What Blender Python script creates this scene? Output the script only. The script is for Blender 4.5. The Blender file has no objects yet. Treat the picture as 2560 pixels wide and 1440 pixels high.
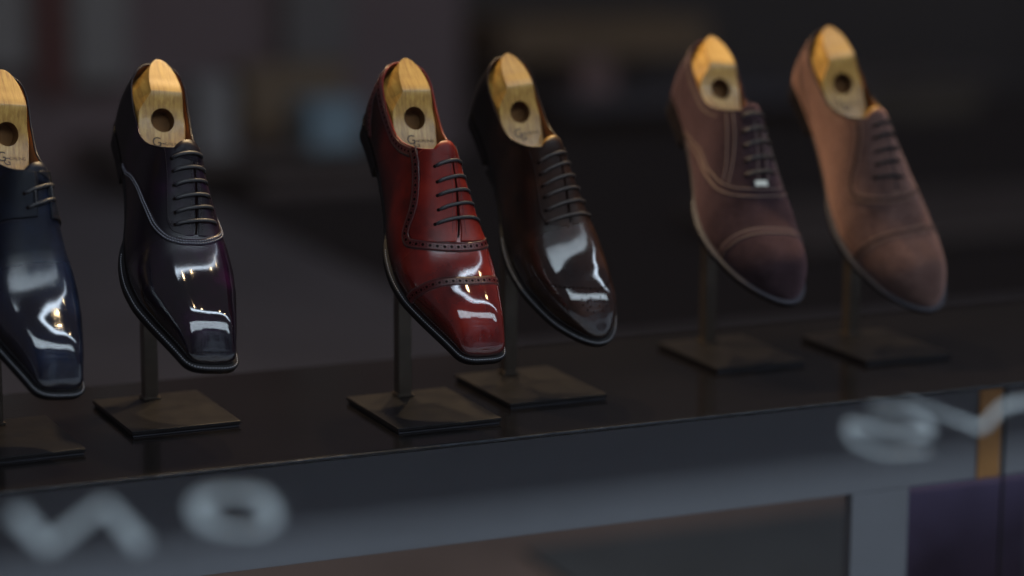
import bpy, bmesh, random
import numpy as np
from math import pi, sin, cos, radians
from mathutils import Matrix, Vector

sc = bpy.context.scene
col = sc.collection

# ------------------------------------------------------------------ camera
YAW, PITCH, ROLL = radians(24.05), radians(10.818), radians(0.2)
CAM = np.array([0.0, -2.1922, 0.5182])
def cam_axes():
    f = np.array([sin(YAW)*cos(PITCH), cos(YAW)*cos(PITCH), -sin(PITCH)])
    r = np.array([cos(YAW), -sin(YAW), 0.0]); u = np.cross(r, f)
    return cos(ROLL)*r + sin(ROLL)*u, -sin(ROLL)*r + cos(ROLL)*u, f
_r, _u, _f = cam_axes()
cd = bpy.data.cameras.new('camera'); cam = bpy.data.objects.new('camera', cd); col.objects.link(cam)
cam.matrix_world = Matrix(((_r[0], _u[0], -_f[0], CAM[0]), (_r[1], _u[1], -_f[1], CAM[1]),
                           (_r[2], _u[2], -_f[2], CAM[2]), (0, 0, 0, 1)))
cd.sensor_width = 36; cd.lens = 84.375; cd.clip_start = 0.05; cd.clip_end = 200
cd.dof.use_dof = True; cd.dof.focus_distance = 2.10; cd.dof.aperture_fstop = 1.75; cd.dof.aperture_blades = 0
sc.camera = cam

# ------------------------------------------------------------------ world, lamps, exposure
w = bpy.data.worlds.new('World'); sc.world = w; w.use_nodes = True
w.node_tree.nodes['Background'].inputs[0].default_value = (0.90, 0.80, 0.95, 1)
w.node_tree.nodes['Background'].inputs[1].default_value = 0.055
sc.view_settings.view_transform = 'Standard'; sc.view_settings.look = 'None'
sc.view_settings.exposure = 0.0; sc.view_settings.gamma = 1.0; sc.view_settings.use_curve_mapping = False
sc.render.engine = 'CYCLES'
sc.cycles.use_denoising = True
sc.cycles.max_bounces = 6; sc.cycles.sample_clamp_indirect = 4.0; sc.cycles.caustics_reflective = False

def area(name, loc, target, sx, sy, power, color):
    ld = bpy.data.lights.new(name, 'AREA'); ld.shape = 'RECTANGLE'; ld.size = sx; ld.size_y = sy
    ld.energy = power; ld.color = color
    o = bpy.data.objects.new(name, ld); col.objects.link(o); o.location = loc
    d = Vector(target) - Vector(loc); o.rotation_euler = d.to_track_quat('-Z', 'Z').to_euler()
    return o
# the overcast sky over the street, as the shoes mirror it
area('street_sky_light', (8.0, -15, 10.0), (8.0, 0, 10.0), 38, 13, 9300, (0.76, 0.88, 1.0))
# daylight falling on the facades across the street
area('street_daylight', (9, -4, 9), (9, -13, 3), 18, 3, 1500, (0.72, 0.84, 1.0))
# warm display spots over the shelf
for x, y, z, e in ((0.75, -0.62, 1.25, 1.2), (1.05, -0.62, 1.25, 1.2), (1.4, -0.62, 1.25, 1.2), (1.75, -0.62, 1.25, 1.2),
                   (0.84, 0.26, 1.08, 34.0), (1.06, 0.26, 1.08, 32.0), (1.34, 0.26, 1.08, 16.0), (1.85, 0.24, 1.10, 7.0)):
    ld = bpy.data.lights.new('display_spot', 'POINT'); ld.energy = e; ld.color = (1.0, 0.70, 0.38); ld.shadow_soft_size = 0.015
    o = bpy.data.objects.new('display_spot', ld); col.objects.link(o); o.location = (x, y, z)

# ------------------------------------------------------------------ the shape of a shoe

def pchip(xs, ys):
    """monotone cubic through the given points"""
    xs = np.array(xs, float); ys = np.array(ys, float)
    h = np.diff(xs); d = np.diff(ys) / h
    m = np.zeros_like(ys); m[0] = d[0]; m[-1] = d[-1]
    for i in range(1, len(xs) - 1):
        if d[i-1] * d[i] > 0:
            w1 = 2*h[i] + h[i-1]; w2 = h[i] + 2*h[i-1]
            m[i] = (w1 + w2) / (w1/d[i-1] + w2/d[i])
    def f(x):
        x = np.clip(np.asarray(x, float), xs[0], xs[-1])
        i = np.clip(np.searchsorted(xs, x, side='right') - 1, 0, len(xs) - 2)
        t = (x - xs[i]) / h[i]
        return ((2*t**3 - 3*t**2 + 1)*ys[i] + (t**3 - 2*t**2 + t)*h[i]*m[i]
                + (-2*t**3 + 3*t**2)*ys[i+1] + (t**3 - t**2)*h[i]*m[i+1])
    return f

class Last:
    """the curved skin of one shoe, in millimetres: x heel to toe, y to the inner side, z up.
    S(x, a): a = 0 at the outer feather edge, 90 on the ridge, 180 at the inner feather edge"""
    def __init__(s, toe='chisel'):
        s.L = 308.0
        s.zf = pchip([0,40,80,120,160,200,230,260,308], [31,29.5,23,14.5,9.5,8,8.5,11,17.5])
        s.zr = pchip([0,60,110,125,140,160,180,200,215,230,245,260,270,278,285,293,300,308],
                     [116,116,112,107,99,86.5,74.5,64.2,57.6,53.0,50.2,48.2,46.5,44.2,41.0,36.2,31.6,26.6])
        if toe == 'chisel':
            s.yl = pchip([0,30,60,100,130,160,185,205,225,250,270,290,308], [28,31.5,31.5,33.5,38,44,48,49,46.5,38,29.5,21.5,15.5])
            s.ym = pchip([0,30,60,90,115,140,170,200,215,235,260,280,295,308], [28,30,28,26,26.5,30,37.5,42.5,43,40.5,35,30.8,28.3,26.5])
            s.rt, s.nt = 13.0, 3.6
        else:
            s.yl = pchip([0,30,60,100,130,160,185,205,225,250,270,290,308], [28,31.5,31.5,33.5,38,44,48,49.5,48,42,35,27,19])
            s.ym = pchip([0,30,60,90,115,140,170,200,215,235,260,280,295,308], [28,30,28,26,26.5,30,37.5,42.5,43.5,42,38,33.5,30,27])
            s.rt, s.nt = 42.0, 2.25
        s.xt = 131.0                                    # throat
        s.at = pchip([0,5,10,20,30,40,55,68,82,95,108,116,123,128,131], [40.3,40,39.5,36,33,30.5,28.8,29,30.5,35,43,50.5,60,72,90])
        s.n = pchip([0,120,180,208,235,260,308], [2.5,2.3,2.3,2.6,2.9,3.1,3.3] if toe == 'chisel' else [2.5,2.3,2.2,2.4,2.5,2.6,2.7])
    def c_toe(s, x):
        q = np.clip((x - (s.L - s.rt)) / s.rt, 0, 1)
        return (1 - q**s.nt)**(1/s.nt)
    def c_heel(s, x):
        q = np.clip((30 - x) / 30, 0, 1)
        return (1 - q**2.3)**(1/2.3)
    def S(s, x, a):
        x = np.asarray(x, float); a = np.radians(np.asarray(a, float))
        x, a = np.broadcast_arrays(x, a)
        ct = s.c_toe(x); ch = s.c_heel(x)
        yl = s.yl(x); ym = s.ym(x)
        yc = (ym - yl) / 2; W = (ym + yl) / 2 * ct * ch
        zf = s.zf(x); H = (s.zr(x) - zf) * (0.78 + 0.22*ct)
        n = s.n(x)
        sn = np.clip(np.sin(a), 0, 1); cs = np.cos(a)
        e = 2.0 / n
        hz = sn**e
        tuck = 0.06 + 0.07*np.clip((165 - x)/40, 0, 1)
        y = yc - W * np.sign(cs) * np.abs(cs)**e * (1 - tuck*(1 - hz)**3)
        y = y + 5.0 * hz**2 * np.clip((x - 120)/80, 0, 1) * np.clip((300 - x)/60, 0, 1)   # ridge leans inward
        z = zf + H * hz
        h = (z - zf) / 60.0
        w = np.clip(1 - x/55.0, 0, 1)**1.6
        X = x + w * (3.0*(1-np.clip(h,0,1))**2 + 9.0*np.clip(h-0.35,0,2)**1.5)
        # toe front leans back a little towards the top
        wt = np.clip((x - (s.L-18)) / 18, 0, 1)
        X = X - wt * 3.0 * hz**2
        return np.stack([X, y, z], -1)
    def N(s, x, a):
        x = np.asarray(x, float); a = np.asarray(a, float)
        x, a = np.broadcast_arrays(x, a)
        xx = np.clip(x, 0.6, s.L - 0.6); aa = np.clip(a, 0.8, 179.2)
        t1 = s.S(xx + .5, aa) - s.S(xx - .5, aa); t2 = s.S(xx, aa + .5) - s.S(xx, aa - .5)
        n = np.cross(t2, t1); n /= np.linalg.norm(n, axis=-1, keepdims=True) + 1e-12
        c = np.stack([np.clip(x, 40, 275), 0*x + 3, s.zf(x) + 8], -1)
        f = np.sign(np.sum(n * (s.S(xx, aa) - c), -1, keepdims=True)); f[f == 0] = 1
        return n * f
    def P(s, x, a, off=0.0):
        q = s.S(x, a); off = np.asarray(off, float)
        if off.ndim and off.ndim < q.ndim: off = off[..., None]
        return q + s.N(x, a) * off
    def a_top(s, x):
        """angle of the outer topline at x (up to the throat)"""
        x = np.asarray(x, float)
        a = s.at(x)
        return np.where(x >= s.xt, 90.0, a)
    def outline(s, off, n=220, xa=0.0):
        """feather line pushed outwards by off: closed loop heel - outer - toe - inner"""
        t = np.linspace(0, 1, n)
        x = xa + (s.L - xa) * (0.5 - 0.5*np.cos(pi*t))
        o = s.S(x, 0.0*x); m = s.S(x, 180.0 + 0*x)
        p = np.concatenate([o, m[::-1][1:-1]])
        d = np.roll(p, -1, 0) - np.roll(p, 1, 0); d = d[:, :2]
        nn = np.stack([-d[:, 1], d[:, 0]], -1); nn /= np.linalg.norm(nn, axis=1, keepdims=True) + 1e-9
        k = np.array([1, 2, 3, 2, 1.])/9
        for _ in range(3):
            nn = sum(np.roll(nn, i-2, 0)*k[i] for i in range(5))
            nn /= np.linalg.norm(nn, axis=1, keepdims=True) + 1e-9
        c = p[:, :2].mean(0)
        if np.mean(np.sum(nn * (p[:, :2] - c), 1)) < 0: nn = -nn
        q = p.copy(); q[:, :2] += nn * off
        return q

# ------------------------------------------------------------------ helpers
MM = 0.001
class MB:
    """collects faces (with a material slot each) and becomes one mesh object"""
    def __init__(s): s.v = []; s.f = []; s.m = []; s.n = 0; s.shine = []; s.burn = []
    def add(s, V, F, m=0, shine=0.0, burn=0.0):
        V = np.asarray(V, float).reshape(-1, 3); s.v.append(V)
        sh = np.broadcast_to(np.asarray(shine, float).reshape(-1), (len(V),)) if np.ndim(shine) else np.full(len(V), shine)
        s.shine.append(sh)
        s.burn.append(np.asarray(burn, float).reshape(-1) if np.ndim(burn) else np.full(len(V), float(burn)))
        for f in F: s.f.append([i + s.n for i in f]); s.m.append(m)
        s.n += len(V)
    def grid(s, G, m=0, shine=0.0, closed=False, burn=0.0):
        r, c = G.shape[:2]; F = []
        for i in range(r - 1):
            for j in range(c - (0 if closed else 1)):
                k = (j + 1) % c
                F.append((i*c + j, i*c + k, (i+1)*c + k, (i+1)*c + j))
        s.add(G.reshape(-1, 3), F, m, np.asarray(shine).reshape(-1) if np.ndim(shine) else shine, burn)
    def tube(s, P, r, k=8, m=0, cap=True, flat=1.0, N=None):
        P = np.asarray(P, float); T = np.gradient(P, axis=0); T /= np.linalg.norm(T, axis=1, keepdims=True) + 1e-12
        if N is None:
            ref = np.array([0.31, 0.52, 0.8]); N = np.cross(np.cross(T, ref), T)
        N = N - T*np.sum(N*T, 1, keepdims=True); N = N / (np.linalg.norm(N, axis=1, keepdims=True) + 1e-12); B = np.cross(T, N)
        r = np.broadcast_to(np.asarray(r, float), (len(P),))
        a = np.linspace(0, 2*pi, k, endpoint=False)
        G = P[:, None] + r[:, None, None]*(np.cos(a)[None, :, None]*N[:, None]*flat + np.sin(a)[None, :, None]*B[:, None])
        base = s.n
        s.grid(G, m, closed=True)
        if cap:
            n = len(P)
            s.f.append([base + i for i in range(k)][::-1]); s.m.append(m)
            s.f.append([base + (n-1)*k + i for i in range(k)]); s.m.append(m)
    def box(s, lo, hi, m=0):
        (a, b, c), (d, e, f) = lo, hi
        V = [(a,b,c),(d,b,c),(d,e,c),(a,e,c),(a,b,f),(d,b,f),(d,e,f),(a,e,f)]
        s.add(V, [(3,2,1,0),(4,5,6,7),(0,1,5,4),(1,2,6,5),(2,3,7,6),(3,0,4,7)], m)
    def build(s, name, mats, parent=None, smooth=True, weld=None, scale=MM, bevel=None, seg=2):
        V = np.concatenate(s.v) * scale
        me = bpy.data.meshes.new(name); me.from_pydata(V.tolist(), [], s.f); me.validate()
        if len(me.polygons) == len(s.m): me.polygons.foreach_set('material_index', s.m)
        for mt in (mats if isinstance(mats, (list, tuple)) else [mats]): me.materials.append(mt)
        at = me.attributes.new('shine', 'FLOAT', 'POINT'); at.data.foreach_set('value', np.concatenate(s.shine))
        at = me.attributes.new('burnish_shade', 'FLOAT', 'POINT'); at.data.foreach_set('value', np.concatenate(s.burn))
        bm = bmesh.new(); bm.from_mesh(me)
        if weld: bmesh.ops.remove_doubles(bm, verts=bm.verts, dist=weld)
        bmesh.ops.recalc_face_normals(bm, faces=bm.faces)
        if bevel:
            bmesh.ops.bevel(bm, geom=[e for e in bm.edges if e.calc_face_angle(0) > 0.6], offset=bevel, segments=seg, profile=0.6, affect='EDGES')
        bm.to_mesh(me); bm.free()
        me.polygons.foreach_set('use_smooth', [smooth]*len(me.polygons))
        o = bpy.data.objects.new(name, me); col.objects.link(o)
        if parent is not None: o.parent = parent
        return o

def empty(name, label, cat, M=None, group=None):
    o = bpy.data.objects.new(name, None); col.objects.link(o); o.empty_display_size = 0.02
    if M is not None: o.matrix_world = M
    o['label'] = label; o['category'] = cat
    if group: o['group'] = group
    return o
def tag(o, label=None, cat=None, group=None, kind=None):
    if label: o['label'] = label
    if cat: o['category'] = cat
    if group: o['group'] = group
    if kind: o['kind'] = kind
    return o
def boxes(name, items, mat, parent=None, bevel=0.002):
    b = MB()
    for lo, hi in items: b.box(lo, hi)
    return b.build(name, mat, parent, smooth=False, scale=1.0, bevel=bevel)

# ------------------------------------------------------------------ materials
def new_mat(name):
    m = bpy.data.materials.new(name); m.use_nodes = True
    nt = m.node_tree; return m, nt, nt.nodes['Principled BSDF']
def link(nt, a, b): nt.links.new(a, b)
def noise(nt, scale, detail=3.0, rough=0.55, coord='Object', stretch=None):
    tc = nt.nodes.new('ShaderNodeTexCoord'); n = nt.nodes.new('ShaderNodeTexNoise')
    n.inputs['Scale'].default_value = scale; n.inputs['Detail'].default_value = detail; n.inputs['Roughness'].default_value = rough
    src = tc.outputs[coord]
    if stretch:
        mp = nt.nodes.new('ShaderNodeMapping'); mp.inputs['Scale'].default_value = stretch
        link(nt, src, mp.inputs['Vector']); src = mp.outputs['Vector']
    link(nt, src, n.inputs['Vector']); return n
def ramp(nt, src, stops):
    r = nt.nodes.new('ShaderNodeValToRGB'); e = r.color_ramp.elements
    while len(e) < len(stops): e.new(0.5)
    for k, (p, c) in enumerate(stops): e[k].position = p; e[k].color = (*c, 1)
    link(nt, src, r.inputs['Fac']); return r
def bump(nt, bs, src, strength, dist=0.0005):
    b = nt.nodes.new('ShaderNodeBump'); b.inputs['Strength'].default_value = strength; b.inputs['Distance'].default_value = dist
    link(nt, src, b.inputs['Height']); link(nt, b.outputs['Normal'], bs.inputs['Normal'])
def maprange(nt, src, a, b, c, d):
    n = nt.nodes.new('ShaderNodeMapRange'); n.inputs[1].default_value = a; n.inputs[2].default_value = b
    n.inputs[3].default_value = c; n.inputs[4].default_value = d; link(nt, src, n.inputs[0]); return n

def leather(name, dark, mid, light, r_sat=0.38, r_mirror=0.04):
    """hand-dyed calf: mottled patina, satin on the quarters, wax-mirror polish where «shine» is 1"""
    m, nt, bs = new_mat(name)
    n = noise(nt, 22, 4, 0.6)
    r = ramp(nt, n.outputs['Fac'], [(0.30, dark), (0.52, mid), (0.72, light)])
    bn = nt.nodes.new('ShaderNodeAttribute'); bn.attribute_name = 'burnish_shade'
    mx = nt.nodes.new('ShaderNodeMix'); mx.data_type = 'RGBA'; link(nt, bn.outputs['Fac'], mx.inputs['Factor'])
    link(nt, r.outputs['Color'], mx.inputs['A']); mx.inputs['B'].default_value = (*(v*0.28 for v in dark), 1)
    link(nt, mx.outputs['Result'], bs.inputs['Base Color'])
    at = nt.nodes.new('ShaderNodeAttribute'); at.attribute_name = 'shine'
    n3 = noise(nt, 60, 3, 0.6)
    mr = maprange(nt, at.outputs['Fac'], 0, 1, r_sat, r_mirror)
    ad = nt.nodes.new('ShaderNodeMath'); ad.operation = 'MULTIPLY_ADD'
    link(nt, n3.outputs['Fac'], ad.inputs[0]); ad.inputs[1].default_value = 0.05
    link(nt, mr.outputs[0], ad.inputs[2]); link(nt, ad.outputs[0], bs.inputs['Roughness'])
    sp = maprange(nt, at.outputs['Fac'], 0, 1, 0.22, 1.0); link(nt, sp.outputs[0], bs.inputs['Specular IOR Level'])
    cw = maprange(nt, at.outputs['Fac'], 0.3, 1, 0.0, 0.8); link(nt, cw.outputs[0], bs.inputs['Coat Weight'])
    bs.inputs['Coat Roughness'].default_value = 0.025
    n2 = noise(nt, 420, 3, 0.6); n5 = noise(nt, 55, 2, 0.5); ad2 = nt.nodes.new('ShaderNodeMath'); ad2.operation = 'MULTIPLY_ADD'; ad2.inputs[1].default_value = 3.0
    link(nt, n5.outputs['Fac'], ad2.inputs[0]); link(nt, n2.outputs['Fac'], ad2.inputs[2])
    bump(nt, bs, ad2.outputs[0], 0.05, 0.0006)
    return m
def suede(name, dark, light):
    """napped leather: cloudy brushed patches, fine fuzz, pale sheen at grazing angles"""
    m, nt, bs = new_mat(name)
    n = noise(nt, 26, 7, 0.78); f = noise(nt, 380, 4, 0.8)
    mx = nt.nodes.new('ShaderNodeMath'); mx.operation = 'MULTIPLY_ADD'; mx.inputs[1].default_value = 0.55
    link(nt, f.outputs['Fac'], mx.inputs[0]); link(nt, n.outputs['Fac'], mx.inputs[2])
    r = ramp(nt, mx.outputs[0], [(0.58, dark), (0.98, light)])
    link(nt, r.outputs['Color'], bs.inputs['Base Color'])
    bs.inputs['Roughness'].default_value = 1.0; bs.inputs['Specular IOR Level'].default_value = 0.03
    bs.inputs['Sheen Weight'].default_value = 0.8; bs.inputs['Sheen Roughness'].default_value = 0.45
    bs.inputs['Sheen Tint'].default_value = (*(min(1, v*6) for v in light), 1)
    n2 = noise(nt, 520, 5, 0.8); bump(nt, bs, n2.outputs['Fac'], 0.9, 0.0012)
    return m
def plain(name, c, rough=0.5, spec=0.5, metal=0.0, var=0.25, scale=30, bmp=0.0, coat=0.0, bscale=300):
    m, nt, bs = new_mat(name)
    n = noise(nt, scale, 4, 0.6)
    r = ramp(nt, n.outputs['Fac'], [(0.25, tuple(x*(1-var) for x in c)), (0.75, tuple(min(1, x*(1+var)) for x in c))])
    link(nt, r.outputs['Color'], bs.inputs['Base Color'])
    mr = maprange(nt, n.outputs['Fac'], 0.2, 0.8, rough*0.85, min(1, rough*1.15)); link(nt, mr.outputs[0], bs.inputs['Roughness'])
    bs.inputs['Specular IOR Level'].default_value = spec; bs.inputs['Metallic'].default_value = metal; bs.inputs['Coat Weight'].default_value = coat
    if bmp: n2 = noise(nt, bscale, 3, 0.6); bump(nt, bs, n2.outputs['Fac'], bmp)
    return m
def wood(name, a, b, c, rough=0.38):
    m, nt, bs = new_mat(name)
    n = noise(nt, 9, 6, 0.65, stretch=(3.0, 34.0, 10.0)); n2 = noise(nt, 28, 4, 0.6); n4 = noise(nt, 420, 2, 0.5, stretch=(0.25, 2.0, 1.0))
    mx = nt.nodes.new('ShaderNodeMath'); mx.operation = 'MULTIPLY_ADD'; mx.inputs[1].default_value = 0.55
    s2 = nt.nodes.new('ShaderNodeMath'); s2.operation = 'MULTIPLY_ADD'; s2.inputs[1].default_value = 0.3
    link(nt, n4.outputs['Fac'], s2.inputs[0]); link(nt, n2.outputs['Fac'], s2.inputs[2])
    hf = nt.nodes.new('ShaderNodeMath'); hf.operation = 'MULTIPLY'; hf.inputs[1].default_value = 0.40
    link(nt, s2.outputs[0], hf.inputs[0]); link(nt, n.outputs['Fac'], mx.inputs[0]); link(nt, hf.outputs[0], mx.inputs[2])
    r = ramp(nt, mx.outputs[0], [(0.36, a), (0.53, b), (0.68, c)])
    link(nt, r.outputs['Color'], bs.inputs['Base Color']); bs.inputs['Roughness'].default_value = rough
    bs.inputs['Coat Weight'].default_value = 0.25; bs.inputs['Coat Roughness'].default_value = 0.2
    bump(nt, bs, n4.outputs['Fac'], 0.12)
    return m

M_burgundy = leather('burgundy_calf', (0.050, 0.003, 0.0028), (0.150, 0.0072, 0.0038), (0.250, 0.018, 0.0070))
M_burg_dark = leather('burgundy_band_calf', (0.040, 0.004, 0.005), (0.072, 0.0055, 0.006), (0.105, 0.009, 0.009), 0.34, 0.2)
M_navy = leather('navy_calf', (0.002, 0.003, 0.008), (0.004, 0.0065, 0.017), (0.008, 0.0155, 0.041))
M_navy_dark = leather('blackish_navy_calf', (0.002, 0.003, 0.006), (0.003, 0.005, 0.011), (0.005, 0.009, 0.020), 0.42)
M_plum = leather('dark_plum_calf', (0.003, 0.003, 0.005), (0.006, 0.003, 0.008), (0.024, 0.0045, 0.024), 0.36)
M_brown = leather('dark_brown_calf', (0.007, 0.0035, 0.003), (0.019, 0.0072, 0.0042), (0.055, 0.0195, 0.0085), 0.38)
M_suede_dark = suede('dark_brown_suede', (0.013, 0.0078, 0.0098), (0.038, 0.0235, 0.0285))
M_suede_tan = suede('tan_suede', (0.044, 0.024, 0.0215), (0.122, 0.072, 0.064))
M_suede_tan2 = suede('tan_suede_band', (0.038, 0.021, 0.0185), (0.100, 0.059, 0.052))
M_lining = plain('tan_lining_leather', (0.33, 0.15, 0.06), 0.55, 0.3, var=0.3, scale=60)
M_edge = plain('black_sole_edge', (0.004, 0.004, 0.006), 0.5, 0.10, var=0.3)
M_edge_brown = plain('dark_brown_sole_edge', (0.012, 0.009, 0.010), 0.55, 0.15, var=0.3)
M_welt = plain('black_welt', (0.008, 0.008, 0.010), 0.5, 0.12, var=0.3, bmp=0.2)
M_welt_grey = plain('grey_brown_welt', (0.034, 0.032, 0.043), 0.6, 0.25, var=0.25, bmp=0.2)
M_thread = plain('pale_welt_thread', (0.34, 0.34, 0.38), 0.5, 0.5, var=0.1)
M_thread_dark = plain('dark_thread', (0.030, 0.020, 0.022), 0.45, 0.5, var=0.2)
M_thread_plum = plain('grey_braid_thread', (0.15, 0.15, 0.18), 0.35, 0.6, var=0.2)
M_thread_tan = plain('tan_thread', (0.15, 0.105, 0.09), 0.6, 0.3, var=0.1)
M_thread_tan2 = plain('light_tan_thread', (0.20, 0.12, 0.095), 0.6, 0.3, var=0.1)
M_hole = plain('punched_hole', (0.004, 0.002, 0.002), 0.9, 0.0, var=0.1)
M_hole_tan = plain('punched_suede_hole', (0.016, 0.008, 0.007), 0.9, 0.1, var=0.1)
M_lace = plain('black_waxed_lace', (0.022, 0.022, 0.026), 0.42, 0.5, var=0.25, scale=400, bmp=0.5, bscale=900)
M_lace_black = plain('flat_black_lace', (0.007, 0.007, 0.009), 0.6, 0.2, var=0.2, scale=400, bmp=0.5, bscale=900)
M_lace_br = plain('dark_brown_waxed_lace', (0.030, 0.023, 0.022), 0.42, 0.5, var=0.25, scale=400, bmp=0.5, bscale=900)
M_wood = wood('beech_shoe_tree', (0.10, 0.040, 0.007), (0.315, 0.168, 0.031), (0.49, 0.30, 0.068))
M_ink = plain('brown_stamp_ink', (0.045, 0.025, 0.014), 0.6, 0.3, var=0.2)
M_holewall = plain('dark_drilled_wood', (0.12, 0.052, 0.014), 0.7, 0.2, var=0.3)
M_bronze = plain('dark_bronze_metal', (0.0115, 0.0105, 0.0115), 0.38, 0.35, metal=0.3, var=0.10, scale=40, bmp=0.05)
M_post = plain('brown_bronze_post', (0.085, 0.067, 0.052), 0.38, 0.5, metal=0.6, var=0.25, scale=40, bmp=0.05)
M_felt = plain('grey_base_pad', (0.035, 0.035, 0.043), 0.7, 0.2)

# ------------------------------------------------------------------ curves and patches on the shoe's skin
def resample(L, pts, step):
    p = np.array(pts, float); n = len(p)
    d = np.r_[0, np.cumsum(np.linalg.norm(np.diff(L.S(p[:, 0], p[:, 1]), axis=0), axis=1))]
    fx, fa = pchip(d, p[:, 0]), pchip(d, p[:, 1])
    t = np.linspace(0, d[-1], max(4, int(d[-1]/step)))
    x, a = fx(t), fa(t)
    for _ in range(2):                                    # even spacing on the true surface
        q = L.S(x, a); e = np.r_[0, np.cumsum(np.linalg.norm(np.diff(q, axis=0), axis=1))]
        k = max(4, int(e[-1]/step)); u = np.linspace(0, e[-1], k)
        x, a = np.interp(u, e, x), np.interp(u, e, a)
    return x, a
def shift(L, x, a, w):
    """slide a curve sideways over the surface by w mm"""
    P = L.S(x, a); T = np.gradient(P, axis=0); N = L.N(x, a); s = np.cross(N, T); s /= np.linalg.norm(s, axis=1, keepdims=True) + 1e-9
    e = 0.5
    Sx = (L.S(np.clip(x+e, 0, 308), a) - L.S(np.clip(x-e, 0, 308), a)) / (np.clip(x+e, 0, 308) - np.clip(x-e, 0, 308))[:, None]
    Sa = (L.S(x, np.clip(a+e, 0, 180)) - L.S(x, np.clip(a-e, 0, 180))) / (np.clip(a+e, 0, 180) - np.clip(a-e, 0, 180))[:, None]
    A = np.sum(Sx*Sx, 1); B = np.sum(Sx*Sa, 1); C = np.sum(Sa*Sa, 1); v = s*np.asarray(w).reshape(-1, 1)
    g, h = np.sum(Sx*v, 1), np.sum(Sa*v, 1); D = A*C - B*B + 1e-9
    return np.clip(x + (C*g - B*h)/D, 0, 308), np.clip(a + (A*h - B*g)/D, 0, 180)
def shine_of(x): return np.clip((np.asarray(x, float) - 190)/48, 0, 1)**0.6
def burn_shade_of(x, a):
    """rubbed-in darker polish, with shade of the sides painted in too: along the welt, round the heel, into the toe edge"""
    e = np.minimum(a, 180 - a); b = np.clip(1 - e/26.0, 0, 1)**1.2  # part real dark polish, part shade painted into the colour
    return np.clip(b + np.clip(1 - x/75.0, 0, 1)*1.5 + np.clip((x - 292)/16, 0, 1)*0.5, 0, 1)
def ribbon(b, L, pts, width, h, m=0, step=1.6, shine=None):
    x, a = resample(L, pts, step); rows = []; sh = []
    for u, o in ((-1, -0.3), (-1, h), (-0.6, h+0.08), (0, h+0.1), (0.6, h+0.08), (1, h), (1, -0.3)):
        xs, as_ = shift(L, x, a, u*width/2); rows.append(L.P(xs, as_, o)); sh.append(shine_of(xs) if shine is None else 0*xs + shine)
    b.grid(np.stack(rows), m, np.stack(sh))
def dashes(b, L, pts, side, off, m, length=1.7, gap=0.9, r=0.28):
    x, a = resample(L, pts, 0.45)
    if side: x, a = shift(L, x, a, side)
    P = L.P(x, a, off); N = L.N(x, a)
    d = np.r_[0, np.cumsum(np.linalg.norm(np.diff(P, axis=0), axis=1))]
    t = 0.0
    while t + length < d[-1]:
        u = np.array([t, t + length*0.5, t + length])
        q = np.stack([np.interp(u, d, P[:, k]) for k in range(3)], 1)
        b.tube(q, [r*0.7, r, r*0.7], 5, m)
        t += length + gap
def thread(b, L, pts, side, off, m, r):
    x, a = resample(L, pts, 1.5)
    if side: x, a = shift(L, x, a, side)
    b.tube(L.P(x, a, off), r, 6, m)
def disc(b, L, x, a, r, off, m, k=10):
    p = L.P(np.array([x]), np.array([a]), off)[0]; n = L.N(np.array([x]), np.array([a]))[0]
    t = np.cross(n, [0.3, 0.9, 0.1]); t /= np.linalg.norm(t); c = np.cross(n, t)
    q = [p + r*(cos(2*pi*i/k)*t + sin(2*pi*i/k)*c) for i in range(k)]
    b.add(np.array([p + n*0.02] + q), [(0, 1+i, 1+(i+1) % k) for i in range(k)], m)
def punches(b, L, pts, off, m, big=1.25, small=0.5, pitch=6.2, tiny=True):
    x, a = resample(L, pts, 0.5); P = L.S(x, a)
    d = np.r_[0, np.cumsum(np.linalg.norm(np.diff(P, axis=0), axis=1))]
    for t in np.arange(pitch/2, d[-1], pitch):
        disc(b, L, np.interp(t, d, x), np.interp(t, d, a), big, off, m)
    if tiny:
        for sd in (-1.1, 1.1):
            xs, as_ = shift(L, x, a, sd)
            for t in np.arange(pitch, d[-1] - pitch/3, pitch):
                disc(b, L, np.interp(t, d, xs), np.interp(t, d, as_), small, off, m, 7)
def patch(b, L, xs, lo, hi, off, m=0, na=36):
    """a leather piece between angles lo(x) and hi(x), its border folded down to the layer beneath"""
    xs = np.asarray(xs, float); t = np.linspace(0, 1, na)
    X = np.repeat(xs[:, None], na, 1); A = lo(xs)[:, None] + (hi(xs) - lo(xs))[:, None]*t[None]
    O = np.full(X.shape, off)
    X = np.pad(X, 1, mode='edge'); A = np.pad(A, 1, mode='edge'); O = np.pad(O, 1, constant_values=-0.3)
    b.grid(L.P(X, A, O[..., None]), m, shine_of(X)*0.25)
def mirror(pts): return [(x, 180 - a) for x, a in pts][::-1]

# ------------------------------------------------------------------ one shoe
GAP = [(127, 98), (135, 99), (155, 97.5), (178, 93.5), (204, 88.5)]
gap_a = pchip([p[0] for p in GAP], [p[1] for p in GAP])

def pose_matrix(p):
    a, t, r, s = p[3:7]
    Rz = Matrix.Rotation(a, 4, 'Z'); Ry = Matrix.Rotation(t, 4, 'Y'); Rx = Matrix.Rotation(r, 4, 'X')
    return Matrix.Translation(p[:3]) @ Rz @ Ry @ Rx @ Matrix.Scale(s, 4)

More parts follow.
